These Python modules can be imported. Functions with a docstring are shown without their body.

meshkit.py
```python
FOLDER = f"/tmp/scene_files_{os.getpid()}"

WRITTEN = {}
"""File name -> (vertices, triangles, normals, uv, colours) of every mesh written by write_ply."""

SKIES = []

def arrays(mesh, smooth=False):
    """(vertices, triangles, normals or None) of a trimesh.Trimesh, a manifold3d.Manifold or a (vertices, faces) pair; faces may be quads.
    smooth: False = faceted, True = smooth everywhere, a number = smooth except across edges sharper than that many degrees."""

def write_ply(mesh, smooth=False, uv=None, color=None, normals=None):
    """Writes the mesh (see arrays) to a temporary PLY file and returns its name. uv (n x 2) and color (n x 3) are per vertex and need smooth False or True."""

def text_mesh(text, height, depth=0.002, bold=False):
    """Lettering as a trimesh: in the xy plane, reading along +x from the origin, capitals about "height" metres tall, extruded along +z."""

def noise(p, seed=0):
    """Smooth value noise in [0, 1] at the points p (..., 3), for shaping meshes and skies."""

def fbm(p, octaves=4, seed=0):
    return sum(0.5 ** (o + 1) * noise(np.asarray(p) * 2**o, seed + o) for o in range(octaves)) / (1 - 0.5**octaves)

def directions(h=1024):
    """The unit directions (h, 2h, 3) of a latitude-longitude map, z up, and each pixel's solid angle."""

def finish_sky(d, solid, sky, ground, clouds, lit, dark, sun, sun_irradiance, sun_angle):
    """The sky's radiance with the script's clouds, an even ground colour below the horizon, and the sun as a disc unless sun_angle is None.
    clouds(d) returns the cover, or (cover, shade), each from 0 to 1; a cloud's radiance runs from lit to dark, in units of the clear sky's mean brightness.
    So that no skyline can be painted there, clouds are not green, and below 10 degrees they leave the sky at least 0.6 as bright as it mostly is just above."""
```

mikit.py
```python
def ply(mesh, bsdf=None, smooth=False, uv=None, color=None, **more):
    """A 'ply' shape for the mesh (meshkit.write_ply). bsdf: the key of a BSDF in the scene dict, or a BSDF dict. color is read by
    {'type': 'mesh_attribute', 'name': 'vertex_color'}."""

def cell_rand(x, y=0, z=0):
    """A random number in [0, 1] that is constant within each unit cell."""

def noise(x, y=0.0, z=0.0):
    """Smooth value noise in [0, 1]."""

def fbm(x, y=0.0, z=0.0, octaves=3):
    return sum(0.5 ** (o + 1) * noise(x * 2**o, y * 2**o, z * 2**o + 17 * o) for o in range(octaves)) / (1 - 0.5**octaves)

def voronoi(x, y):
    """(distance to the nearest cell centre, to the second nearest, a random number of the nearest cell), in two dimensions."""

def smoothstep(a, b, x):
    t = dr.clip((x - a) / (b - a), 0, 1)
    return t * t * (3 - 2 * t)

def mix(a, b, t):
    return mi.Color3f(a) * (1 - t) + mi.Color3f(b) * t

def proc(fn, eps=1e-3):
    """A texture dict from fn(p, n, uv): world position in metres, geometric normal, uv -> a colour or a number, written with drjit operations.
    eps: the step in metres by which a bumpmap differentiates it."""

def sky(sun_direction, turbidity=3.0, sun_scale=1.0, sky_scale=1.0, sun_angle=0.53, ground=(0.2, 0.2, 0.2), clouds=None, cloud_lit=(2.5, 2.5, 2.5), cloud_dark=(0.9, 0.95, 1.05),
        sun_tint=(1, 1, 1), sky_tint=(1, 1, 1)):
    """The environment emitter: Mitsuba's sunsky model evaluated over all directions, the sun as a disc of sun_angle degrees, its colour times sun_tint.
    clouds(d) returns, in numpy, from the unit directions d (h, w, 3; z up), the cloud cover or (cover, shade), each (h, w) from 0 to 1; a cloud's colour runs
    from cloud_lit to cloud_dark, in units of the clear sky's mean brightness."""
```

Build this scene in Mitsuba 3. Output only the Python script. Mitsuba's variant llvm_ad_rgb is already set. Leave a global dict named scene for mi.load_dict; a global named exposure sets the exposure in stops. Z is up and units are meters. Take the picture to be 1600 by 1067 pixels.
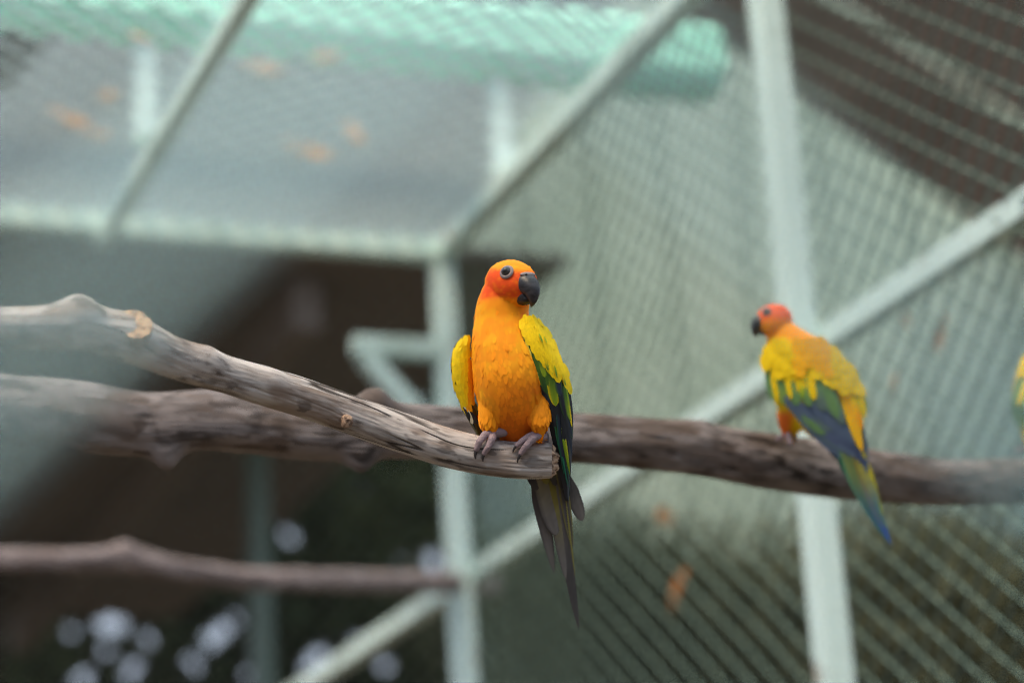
import math
import numpy as np
import trimesh
import manifold3d as m3
import drjit as dr
import mitsuba as mi
import meshkit
import mikit
from mikit import proc, fbm, noise, mix, smoothstep
from scipy.interpolate import PchipInterpolator

T = mi.ScalarTransform4f
scene, labels = {}, {}

# ---------------------------------------------------------------- camera, light, exposure
CAM = np.array([0, 0, 1.5])
_p, _r, _y = np.radians([18.234, -3.634, 22.166])          # pitch up, roll, yaw to the right
FWD = np.array([np.sin(_y) * np.cos(_p), np.cos(_y) * np.cos(_p), np.sin(_p)])
_r0 = np.array([np.cos(_y), -np.sin(_y), 0])
_u0 = np.cross(_r0, FWD)
RT, UP = np.cos(_r) * _r0 + np.sin(_r) * _u0, -np.sin(_r) * _r0 + np.cos(_r) * _u0
FOCAL, FOCUS = 3780.0, 1.95                                  # an 85 mm lens; the bird on the near perch is in focus
scene['camera'] = {'type': 'thinlens', 'fov': math.degrees(2 * math.atan(800 / FOCAL)), 'fov_axis': 'x',
                   'aperture_radius': 0.0132, 'focus_distance': FOCUS, 'near_clip': 0.02, 'far_clip': 400.0,
                   'to_world': T().look_at(origin=CAM.tolist(), target=(CAM + FWD).tolist(), up=UP.tolist())}
scene['sky'] = mikit.sky([-0.42, -0.38, 0.82], turbidity=4, sun_scale=0.30, sun_angle=22, clouds=lambda d: (1.0 + 0 * d[..., 2], 1.0 - np.clip(d[..., 2], 0, 1)),
                         cloud_lit=(1.60, 1.98, 2.12), cloud_dark=(0.56, 0.62, 0.84), sun_tint=(1.0, 0.93, 0.82))
exposure = 3.06


def at(px, py, depth):
    """A point of the place, from where it shows in the photograph (1600 wide) and its distance along the view."""
    return CAM + depth * (FWD + RT * (px - 800) / FOCAL + UP * (533.5 - py) / FOCAL)


# ---------------------------------------------------------------- materials
def rgb(r, g, b):
    return {'type': 'rgb', 'value': [r, g, b]}


def lin(*c):
    c = np.asarray(c, float) / 255
    return np.where(c <= 0.04045, c / 12.92, ((c + 0.055) / 1.055) ** 2.4)


VC = {'type': 'mesh_attribute', 'name': 'vertex_color'}
scene['feather_mat'] = {'type': 'twosided', 'b': {'type': 'principled', 'base_color': VC, 'roughness': 0.72, 'specular': 0.22, 'sheen': 0.35, 'sheen_tint': 0.6}}
scene['skin_mat'] = {'type': 'twosided', 'b': {'type': 'bumpmap', 'scale': 1.0, 'tex': proc(lambda p, n, uv: 0.00035 * noise(p.x * 900, p.y * 900, p.z * 900), 2e-4),
                     'b': {'type': 'principled', 'base_color': rgb(0.25, 0.185, 0.205), 'roughness': 0.6, 'specular': 0.3}}}
scene['claw_mat'] = {'type': 'principled', 'base_color': rgb(0.05, 0.045, 0.05), 'roughness': 0.35, 'specular': 0.4}
scene['beak_mat'] = {'type': 'principled', 'roughness': 0.42, 'specular': 0.45,
                     'base_color': proc(lambda p, n, uv: mix((0.014, 0.013, 0.016), (0.040, 0.037, 0.043), smoothstep(0.35, 0.75, fbm(p.x * 160, p.y * 160, p.z * 300, 4))))}
scene['eye_ring_mat'] = {'type': 'twosided', 'b': {'type': 'principled', 'base_color': rgb(0.21, 0.165, 0.165), 'roughness': 0.55}}
scene['eye_mat'] = {'type': 'principled', 'base_color': rgb(0.025, 0.022, 0.024), 'roughness': 0.06, 'specular': 0.6, 'clearcoat': 1.0}
scene['pupil_mat'] = {'type': 'principled', 'base_color': rgb(0.006, 0.006, 0.007), 'roughness': 0.05, 'specular': 0.6, 'clearcoat': 1.0}


def paint(p, n, uv):
    dirt = smoothstep(0.52, 0.8, fbm(p.x * 9, p.y * 9, p.z * 9, 4))
    rust = 0.6 * smoothstep(0.70, 0.80, fbm(p.x * 20, p.y * 20, p.z * 9, 4))
    return mix(mix((0.66, 0.82, 0.80), (0.46, 0.58, 0.54), dirt), (0.26, 0.14, 0.08), rust)


scene['paint_mat'] = {'type': 'principled', 'base_color': proc(paint), 'roughness': 0.45, 'specular': 0.4}
scene['rail_mat'] = {'type': 'principled', 'roughness': 0.5,
                     'base_color': proc(lambda p, n, uv: mix((0.46, 0.95, 0.76), (0.38, 0.86, 0.66), smoothstep(0.5, 0.8, fbm(p.x * 6, p.y * 6, p.z * 6, 3))))}
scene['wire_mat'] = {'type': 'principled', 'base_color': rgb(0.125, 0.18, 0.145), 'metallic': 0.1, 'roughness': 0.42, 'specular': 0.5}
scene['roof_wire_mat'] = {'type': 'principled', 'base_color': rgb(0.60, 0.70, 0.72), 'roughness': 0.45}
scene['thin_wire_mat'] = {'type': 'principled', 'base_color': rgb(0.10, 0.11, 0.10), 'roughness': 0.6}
scene['front_wire_mat'] = {'type': 'principled', 'base_color': rgb(0.44, 0.68, 0.72), 'metallic': 0.1, 'roughness': 0.5, 'specular': 0.5}


def wood(light, dark, warm, seed, k=1.0):
    def crack_at(u, v):
        line = dr.abs(fbm(u * 6 + 3 * seed, v * 46 + 5, 1.0, 3) - 0.5)
        return smoothstep(0.020, 0.004, line) * smoothstep(0.50, 0.60, noise(u * 13 + seed, v * 30, 4.0))
    def colour(p, n, uv):
        u, v = uv.x, uv.y
        fibre = fbm(u * 75 * k + seed, v * 620 * k, seed, 3)
        patch = fbm(u * 34 + seed, v * 60 + seed, 3.0, 4)
        c = mix(dark, light, smoothstep(0.26, 0.60, fibre * 0.50 + patch * 0.50))
        c = mix(c, warm, 0.7 * smoothstep(0.50, 0.66, fbm(u * 22 + 7 + seed, v * 48, 9.0, 4)))
        c = mix(c, (0.05, 0.036, 0.03), 0.6 * smoothstep(0.60, 0.74, fbm(u * 60 + 2 * seed, v * 150, 5.0, 3)))
        return mix(c, (0.022, 0.016, 0.013), 0.85 * crack_at(u, v))
    def height(p, n, uv):
        u, v = uv.x, uv.y
        return 0.0010 * fbm(u * 60 + seed, v * 560, seed, 3) + 0.0012 * fbm(u * 45, v * 90, seed, 3) - 0.0014 * crack_at(u, v)
    return {'type': 'bumpmap', 'scale': 1.0, 'tex': proc(height, 3e-4), 'b': {'type': 'principled', 'base_color': proc(colour), 'roughness': 0.88, 'specular': 0.15}}


scene['perch_wood'] = wood((0.47, 0.425, 0.405), (0.17, 0.138, 0.125), (0.23, 0.165, 0.13), 1.7)
scene['back_perch_wood'] = wood((0.235, 0.20, 0.195), (0.055, 0.045, 0.042), (0.115, 0.082, 0.066), 5.3, 0.8)
scene['low_perch_wood'] = wood((0.36, 0.295, 0.295), (0.15, 0.115, 0.112), (0.22, 0.165, 0.155), 8.1)
scene['cut_mat'] = {'type': 'principled', 'roughness': 0.9, 'base_color': proc(lambda p, n, uv: mix((0.50, 0.33, 0.20), (0.20, 0.12, 0.075), smoothstep(0.42, 0.66, fbm(p.x * 260, p.y * 260, p.z * 260, 3))))}
scene['broken_mat'] = {'type': 'principled', 'roughness': 0.95, 'base_color': proc(lambda p, n, uv: mix((0.36, 0.24, 0.17), (0.09, 0.055, 0.04), smoothstep(0.36, 0.66, fbm(p.x * 330, p.y * 330, p.z * 200, 3))))}
scene['dirt_mat'] = {'type': 'diffuse', 'reflectance': proc(lambda p, n, uv: mix((0.075, 0.06, 0.045), (0.13, 0.105, 0.08), fbm(p.x * 3, p.y * 3, p.z, 4)))}
scene['bark_mat'] = {'type': 'diffuse', 'reflectance': proc(lambda p, n, uv: mix((0.06, 0.045, 0.035), (0.14, 0.11, 0.09), fbm(p.x * 30, p.y * 30, p.z * 5, 3)))}
scene['timber_mat'] = {'type': 'diffuse', 'reflectance': proc(lambda p, n, uv: mix((0.17, 0.135, 0.12), (0.26, 0.215, 0.19), fbm(p.x * 3, p.y * 40, p.z * 40, 3)))}
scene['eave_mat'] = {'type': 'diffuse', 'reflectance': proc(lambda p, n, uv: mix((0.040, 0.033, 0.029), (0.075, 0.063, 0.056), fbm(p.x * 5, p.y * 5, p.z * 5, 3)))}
scene['cloth_mat'] = {'type': 'principledthin', 'base_color': proc(lambda p, n, uv: mix((0.23, 0.295, 0.33), (0.31, 0.38, 0.41), fbm(p.x * 2, p.y * 2, p.z * 2, 3))), 'roughness': 0.9, 'diff_trans': 0.7}
scene['wall_mat'] = {'type': 'diffuse', 'reflectance': proc(lambda p, n, uv: mix((0.34, 0.46, 0.42), (0.45, 0.58, 0.545), smoothstep(0.22, 0.78, fbm(p.x * 1.6, p.y * 1.6, p.z * 1.2, 4))))}
for k, (c, t) in {'leaf_olive': ((0.175, 0.185, 0.12), 0.9), 'leaf_brown': ((0.062, 0.052, 0.042), 0.4), 'leaf_dark': ((0.045, 0.062, 0.034), 0.5), 'leaf_mid': ((0.075, 0.12, 0.05), 0.7), 'leaf_pale': ((0.11, 0.17, 0.075), 0.9)}.items():
    scene[k] = {'type': 'principledthin', 'base_color': rgb(*c), 'roughness': 0.5, 'spec_tint': 0.0, 'diff_trans': t}


# ---------------------------------------------------------------- helpers
def key_for(name):
    if name not in scene and name not in labels:
        return name
    k = 1
    while f'{name}_{k:03d}' in scene or f'{name}_{k:03d}' in labels:
        k += 1
    return f'{name}_{k:03d}'


def thing(name, label, cat, group=None):
    k = key_for(name)
    labels[k] = {'label': label, 'category': cat}
    if group:
        labels[k]['group'] = group
    return k


def outward(mesh):
    """The same mesh with its triangles facing out."""
    if not isinstance(mesh, (tuple, list)):
        return mesh
    v, f = np.asarray(mesh[0], float), np.asarray(mesh[1], int)
    w = v - v.mean(0)
    vol = np.einsum('ij,ij->', w[f[:, 0]], np.cross(w[f[:, 1]], w[f[:, 2]]))
    return (v, f[:, ::-1]) if vol < 0 else (v, f)


def obj(name, mesh, mat, parent=None, smooth=False, uv=None, color=None, normals=None, kind=None):
    if mat not in ('feather_mat', 'dirt_mat') and normals is None:
        mesh = outward(mesh)
    k = key_for(f'{parent}__{name}' if parent else name)
    if normals is not None:
        path = meshkit.write_ply(mesh, False, uv, color, normals=normals)
        scene[k] = {'type': 'ply', 'filename': path, 'face_normals': False, 'bsdf': {'type': 'ref', 'id': mat}}
    else:
        scene[k] = mikit.ply(mesh, mat, smooth=smooth, uv=uv, color=color)
    if kind:
        labels[k] = {'kind': kind}
    return k


def grid_faces(nu, nv, wrap=False):
    i, j = np.meshgrid(np.arange(nu - 1), np.arange(nv if wrap else nv - 1), indexing='ij')
    j2 = (j + 1) % nv
    q = np.stack([i * nv + j, i * nv + j2, (i + 1) * nv + j2, (i + 1) * nv + j], -1).reshape(-1, 4)
    return np.vstack([q[:, [0, 1, 2]], q[:, [0, 2, 3]]])


def frames(P):
    t = np.gradient(P, axis=0)
    t /= np.linalg.norm(t, axis=1, keepdims=True)
    a = np.cross(t[0], [0.13, 0.21, 0.97])
    A = []
    for k in range(len(P)):
        a = a - t[k] * (a @ t[k])
        a /= np.linalg.norm(a)
        A.append(a)
    A = np.array(A)
    return t, A, np.cross(t, A)


def beam(a, b, size, up=(0, 0, 1), bevel=0.12):
    """A square tube from a to b with chamfered edges."""
    a, b = np.asarray(a, float), np.asarray(b, float)
    t = (b - a) / np.linalg.norm(b - a)
    x = np.cross(t, up) if abs(t @ np.asarray(up, float)) < 0.95 else np.cross(t, [1, 0, 0])
    x /= np.linalg.norm(x)
    y = np.cross(x, t)
    h = np.broadcast_to(np.asarray(size, float), 2) / 2
    c = min(h) * bevel
    ring = [(h[0], h[1] - c), (h[0] - c, h[1]), (-h[0] + c, h[1]), (-h[0], h[1] - c), (-h[0], -h[1] + c), (-h[0] + c, -h[1]), (h[0] - c, -h[1]), (h[0], -h[1] + c)]
    o = np.array([x * u + y * v for u, v in ring])
    return trimesh.convex.convex_hull(np.vstack([a + o, b + o]))


def rod(P, r, sides=10):
    P = np.asarray(P, float)
    t, A, B = frames(P)
    ang = np.arange(sides) * 2 * np.pi / sides
    r = np.broadcast_to(r, (len(P),))
    v = (P[:, None] + r[:, None, None] * (np.cos(ang)[None, :, None] * A[:, None] + np.sin(ang)[None, :, None] * B[:, None])).reshape(-1, 3)
    f = grid_faces(len(P), sides, True)
    n = len(v)
    e = np.arange(sides)
    f = np.vstack([f, np.stack([e * 0 + n, (e + 1) % sides, e], 1), np.stack([e * 0 + n + 1, n - sides + e, n - sides + (e + 1) % sides], 1)])
    return np.vstack([v, P[:1], P[-1:]]), f


def cat(meshes):
    V, F, n = [], [], 0
    for v, f in meshes:
        V.append(v)
        F.append(np.asarray(f) + n)
        n += len(v)
    return np.vstack(V), np.vstack(F)


def chainlink(o, ex, ey, w, h, p, r, rng, q=None):
    """Woven zigzag wires filling w x h from corner o; each wire runs along ey, cells p wide and q high."""
    q = q or p
    ex, ey = np.asarray(ex, float), np.asarray(ey, float)
    nz = np.cross(ex, ey)
    nw, npt = int(w / (p / 2)), int(h / (q / 2)) + 1
    i, j = np.meshgrid(np.arange(nw), np.arange(npt), indexing='ij')
    side = np.where((i + j) % 2 == 0, -1.0, 1.0)
    X = (i + 0.5) * p / 2 + side * (p / 4 + r * 0.7)
    Y = j * q / 2
    Z = side * r * 1.0
    Pt = np.stack([X + 0.05 * p * (meshkit.noise(np.stack([X * 4, Y * 4, 0 * X], -1), 3) - 0.5) * 2, Y, Z + 0.02 * (meshkit.noise(np.stack([X * 2, Y * 2, 0 * X], -1), 5) - 0.5)], -1)
    ring = np.array([(1.414 * r, 0, 0), (0, 0, r), (-1.414 * r, 0, 0), (0, 0, -r)])
    V = (Pt[:, :, None] + ring[None, None]).reshape(-1, 3)
    V = np.asarray(o) + V[:, :1] * ex + V[:, 1:2] * ey + V[:, 2:] * nz
    f = grid_faces(npt, 4, True)
    F = (f[None] + (np.arange(nw) * npt * 4)[:, None, None]).reshape(-1, 3)
    return V, F


def leaf_cloud(pos, size, rng, droop=0.4, aspect=0.45):
    """Leaf blades (each folded along its midrib, 4 triangles) at the given points."""
    n = len(pos)
    d = rng.normal(size=(n, 3))
    d[:, 2] = d[:, 2] * 0.6 - droop
    d /= np.linalg.norm(d, axis=1, keepdims=True)
    s = np.cross(d, rng.normal(size=(n, 3)))
    s /= np.linalg.norm(s, axis=1, keepdims=True)
    up = np.cross(s, d)
    L = size * rng.uniform(0.6, 1.3, (n, 1))
    w = L * aspect * 0.5
    a, b = pos - d * L / 2, pos + d * L / 2
    m = pos - up * w * 0.35
    V = np.stack([a, m + s * w + up * w * 0.5, m, m - s * w + up * w * 0.5, b], 1).reshape(-1, 3)
    f = np.array([[0, 1, 2], [2, 1, 4], [0, 2, 3], [2, 4, 3]])
    return V, (f[None] + 5 * np.arange(n)[:, None, None]).reshape(-1, 3)


def tree(name, label, category, base, crown, radii, n, size, mat, seed, gaps=(), soft=False):
    """Trunk, limbs and a crown of separate leaves clumped through an ellipsoid; gaps: (point, radius) openings in the foliage."""
    rng = np.random.default_rng(seed)
    k = thing(name, label, category)
    crown, base, radii = np.asarray(crown, float), np.asarray(base, float), np.asarray(radii, float)
    mids = [base, base * 0.6 + crown * 0.4 + rng.normal(size=3) * 0.06, crown]
    tt = np.linspace(0, 1, 9)
    P = PchipInterpolator([0, 0.5, 1], mids)(tt)
    parts = [rod(P, 0.13 * (1 - 0.75 * tt), 8)]
    obj('trunk', parts[0], 'bark_mat', k, smooth=True)
    limbs = []
    for q in range(7):
        e = crown + rng.normal(size=3) * radii * 0.5
        st = P[5 + q % 3]
        limbs.append(rod(st + (e - st) * np.linspace(0, 1, 5)[:, None] + np.array([0, 0, 0.15]) * np.sin(np.linspace(0, 3.1, 5))[:, None], 0.05 * (1 - 0.8 * np.linspace(0, 1, 5)), 6))
    lk = obj('limb', limbs[0], 'bark_mat', k, smooth=True)
    for l in limbs[1:]:
        obj('limb', l, 'bark_mat', k, smooth=True)
    centres = rng.normal(size=(40, 3))
    centres = centres / np.linalg.norm(centres, axis=1, keepdims=True) * rng.uniform(0.3, 0.95, (40, 1))
    c = centres[rng.integers(0, 40, n)] + rng.normal(size=(n, 3)) * 0.2
    u = rng.normal(size=(n, 3))
    u = u / np.linalg.norm(u, axis=1, keepdims=True) * rng.uniform(0, 1, (n, 1)) ** 0.33
    mixv = np.where(rng.uniform(size=(n, 1)) < 0.55, c, u) if not soft else rng.normal(size=(n, 3)) * 0.55
    pos = crown + mixv * radii
    for g, gr in gaps:
        d = (np.asarray(g) - CAM) / np.linalg.norm(np.asarray(g) - CAM)
        q = pos - CAM
        off = np.linalg.norm(q - (q @ d)[:, None] * d, axis=1)
        pos = pos[off > (gr * 0.5 + size * 0.24) * (q @ d) / np.linalg.norm(np.asarray(g) - CAM)]
    obj('crown', leaf_cloud(pos, size, rng), mat, k, kind='stuff')
    return k


# ---------------------------------------------------------------- ground and what lies behind the aviary
obj('ground', ([[-150, -150, 0], [150, -150, 0], [150, 150, 0], [-150, 150, 0]], [[0, 1, 2], [0, 2, 3]]), 'dirt_mat', kind='structure')

# ---------------------------------------------------------------- the aviary: welded frame of square tubes, chain-link on roof, back and side
TUBE = 0.044
K = 1.5
XR, YB, ZC = 1.1516 * K, 3.0743 * K, 1.5 + 1.2246 * K
Y2 = 2.054 * K
av = thing('aviary', 'mint green square-tube aviary frame with chain-link mesh on its roof, back and right side', 'aviary')
XL, YF = -2.2, 0.22
for q in ((XR, YB), (XR, Y2), (XR, 0.9), (XL, YB)):
    obj('post', beam((*q, 0), (*q, ZC - TUBE / 2 - 0.002), TUBE), 'paint_mat', av)
obj('beam', beam((XL - 0.03, YB, ZC), (XR - TUBE / 2 - 0.002, YB, ZC), TUBE), 'paint_mat', av)
obj('beam', beam((XR, -0.2, ZC), (XR, YB + 0.03, ZC), TUBE), 'paint_mat', av)
obj('beam', beam((XL, -0.2, ZC), (XL, YB - 0.03, ZC), TUBE), 'paint_mat', av)
XF = 0.66 * K
obj('rafter', beam((XF, -0.2, ZC - 0.028), (XF, YB + 0.02, ZC - 0.028), (0.032, 0.032)), 'paint_mat', av)
ZM = 1.5 + 0.752 * K
obj('side_rail', beam((XR + TUBE / 2 + 0.022, 0.3, ZM), (XR + TUBE / 2 + 0.022, YB + 2.5, ZM), 0.038), 'paint_mat', av)
ZB, XB = 1.5 + 1.073 * K, 1.019 * K
obj('bracket_arm', beam((XB - 0.01, YB, ZB), (XR - TUBE / 2 - 0.002, YB, ZB), 0.038), 'paint_mat', av)
obj('bracket_brace', beam((XB + 0.01, YB - 0.001, ZB - 0.022), (XR - TUBE / 2 - 0.003, YB - 0.001, ZB - 0.135 * K), 0.038), 'paint_mat', av)
rng = np.random.default_rng(4)
CELL = 0.073
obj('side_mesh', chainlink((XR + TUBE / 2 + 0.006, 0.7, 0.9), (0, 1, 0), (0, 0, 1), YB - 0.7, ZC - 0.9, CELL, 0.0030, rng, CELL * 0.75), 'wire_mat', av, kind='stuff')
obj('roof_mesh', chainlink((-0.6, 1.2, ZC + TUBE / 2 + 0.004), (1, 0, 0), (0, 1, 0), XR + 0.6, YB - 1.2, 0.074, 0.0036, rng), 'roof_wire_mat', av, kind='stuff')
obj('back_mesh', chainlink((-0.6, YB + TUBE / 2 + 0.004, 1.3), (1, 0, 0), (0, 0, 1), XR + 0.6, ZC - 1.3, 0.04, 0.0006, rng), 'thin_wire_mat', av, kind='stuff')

# struts on the roof that carry a mint green rail
YS = 2.817 * K
ZR = 1.5 + (2.938 - 1.5) * K
for x in (XR, XF):
    obj('strut', beam((x, YS, ZC + TUBE / 2), (x, YS, ZR - 0.079), 0.040), 'paint_mat', av)
rail = obj('rail', beam((-0.2, YS, ZR), (1.48 * K, YS, ZR), (0.13, 0.155), bevel=0.5), 'rail_mat', av)
labels[rail] = {'label': 'bright mint green rail raised above the roof mesh'}

# front mesh between the camera and the birds: stout crossing wires, far out of focus
def front_wire(a, b):
    """A straight wire in the front plane Y = YF through two points given where they show in the photograph."""
    pts = []
    for px, py in (a, b):
        v = FWD + RT * (px - 800) / FOCAL + UP * (533.5 - py) / FOCAL
        pts.append(CAM + v * (YF / v[1]))
    a, b = pts
    d = (b - a) / np.linalg.norm(b - a)
    return a, d


for (a, b) in (((0, 560), (640, 10)), ((1020, 170), (1650, 745))):
    o, d = front_wire(a, b)
    nrm = np.cross(d, [0, 1, 0])
    for k in range(-2, 3):
        c = o + nrm * 0.118 * k
        w = np.linspace(-0.5, 0.5, 9)[:, None] * d
        if k == 0 or abs(k) >= 1:
            obj('front_wire', rod(c + w + (0.003 if a[0] == 0 else -0.003) * np.array([0, 1, 0]), 0.0023, 8), 'front_wire_mat', av, smooth=True)

# ---------------------------------------------------------------- behind the aviary
sh = thing('shelter', 'dark brown timber shelter roof seen from below behind the aviary', 'shelter')
ys = np.arange(6.38, 11.2, 0.24)
for k, y in enumerate(ys):
    obj('board', trimesh.creation.box((9.3, 0.232, 0.03), trimesh.transformations.translation_matrix((-1.9, y, 4.0 + 0.004 * (k % 3)))), 'timber_mat', sh)
for x in (-3.5, -0.5, 2.0):
    obj('joist', trimesh.creation.box((0.09, 4.8, 0.16), trimesh.transformations.translation_matrix((x, 8.9, 3.89))), 'timber_mat', sh)
o = at(405, 880, 8.2)
obj('post', beam((o[0], o[1], 0), (o[0], o[1], 3.8), 0.07), 'wire_mat', sh)

cl = thing('shade_cloth', 'grey blue shade cloth stretched high beyond the aviary roof', 'shade cloth')
nu, nv = 40, 24
U_, V_ = np.meshgrid(np.linspace(0, 1, nu), np.linspace(0, 1, nv), indexing='ij')
P0, P1, P2, P3 = at(90, 60, 7.0), at(1020, -120, 6.2), at(705, 372, 10.5), at(-260, 520, 10.0)
Pc = (1 - U_)[..., None] * ((1 - V_)[..., None] * P0 + V_[..., None] * P3) + U_[..., None] * ((1 - V_)[..., None] * P1 + V_[..., None] * P2)
Pc[..., 2] += -0.25 * np.sin(np.pi * U_) * np.sin(np.pi * V_) + 0.05 * np.sin(9 * V_ + 3 * U_)
scene[cl] = mikit.ply((Pc.reshape(-1, 3), grid_faces(nu, nv)), 'cloth_mat', smooth=True)

bl = thing('outbuilding', 'pale grey green wall of an outbuilding behind the right side of the aviary', 'building')
a, b = at(738, 500, 10.5), at(1750, 560, 8.5)
a[2] = b[2] = 0
d = (b - a) / np.linalg.norm(b - a)
for k in range(8):
    q0, q1 = a + (b - a) * (k / 8), a + (b - a) * ((k + 1) / 8) - d * 0.02
    obj('wall_panel', beam(q0 + [0, 0, 3.9], q1 + [0, 0, 3.9], (0.08, 7.8)), 'wall_mat', bl)
# its roof, seen from below: dark boards sloping down to the right
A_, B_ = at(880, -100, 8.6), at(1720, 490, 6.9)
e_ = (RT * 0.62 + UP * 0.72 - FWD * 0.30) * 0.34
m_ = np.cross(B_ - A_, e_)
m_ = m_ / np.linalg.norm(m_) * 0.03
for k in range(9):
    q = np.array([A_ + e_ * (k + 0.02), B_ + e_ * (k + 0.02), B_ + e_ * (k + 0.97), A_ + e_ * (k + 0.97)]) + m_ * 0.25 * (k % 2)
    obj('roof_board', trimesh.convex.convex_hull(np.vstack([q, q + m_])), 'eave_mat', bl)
# a dense hedge along its foot
hg = thing('hedge', 'olive green hedge in front of the pale outbuilding, low behind the side mesh', 'hedge')
hr = np.random.default_rng(77)
h0, h1 = at(770, 850, 8.6), at(1760, 830, 7.4)
n_ = 30000
tq, hq = hr.uniform(size=(n_, 1)), hr.uniform(size=(n_, 1))
top_ = (h0 + (h1 - h0) * tq)
top_[:, 2] += 0.16 * (meshkit.fbm(np.concatenate([tq * 9, tq * 0, tq * 0], 1), 3, 2) - 0.5) * 2
hp = top_ - np.array([0, 0, 1.0]) * hq ** 1.0 * 1.9 + hr.normal(size=(n_, 3)) * np.array([0.14, 0.14, 0.05])
obj('foliage', leaf_cloud(hp, 0.075, hr), 'leaf_olive', hg, kind='stuff')
for k in range(9):
    b0 = h0 + (h1 - h0) * (k + 0.5) / 9
    obj('stem', rod(np.array([[b0[0], b0[1], z_] for z_ in np.linspace(0, b0[2] - 0.3, 6)]), 0.03, 6), 'bark_mat', hg, smooth=True)
TREES = [
    # px, py of the crown, depth, radii, leaves, size, material
    ('tall dark tree beyond the shade cloth at the upper left', -40, 30, 11.0, (1.6, 1.4, 1.3), 2600, 0.22, 'leaf_dark'),
    ('dark tree with sky showing through at the lower left', 150, 1000, 14.0, (2.0, 1.6, 1.4), 7500, 0.16, 'leaf_dark'),
    ('dark tree with sky showing through left of the corner post', 570, 880, 14.0, (1.9, 1.6, 1.6), 10000, 0.16, 'leaf_dark'),
    ('far dark tree filling the lower left corner', 320, 1120, 18.0, (4.0, 1.6, 1.6), 9000, 0.2, 'leaf_dark'),
]
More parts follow.
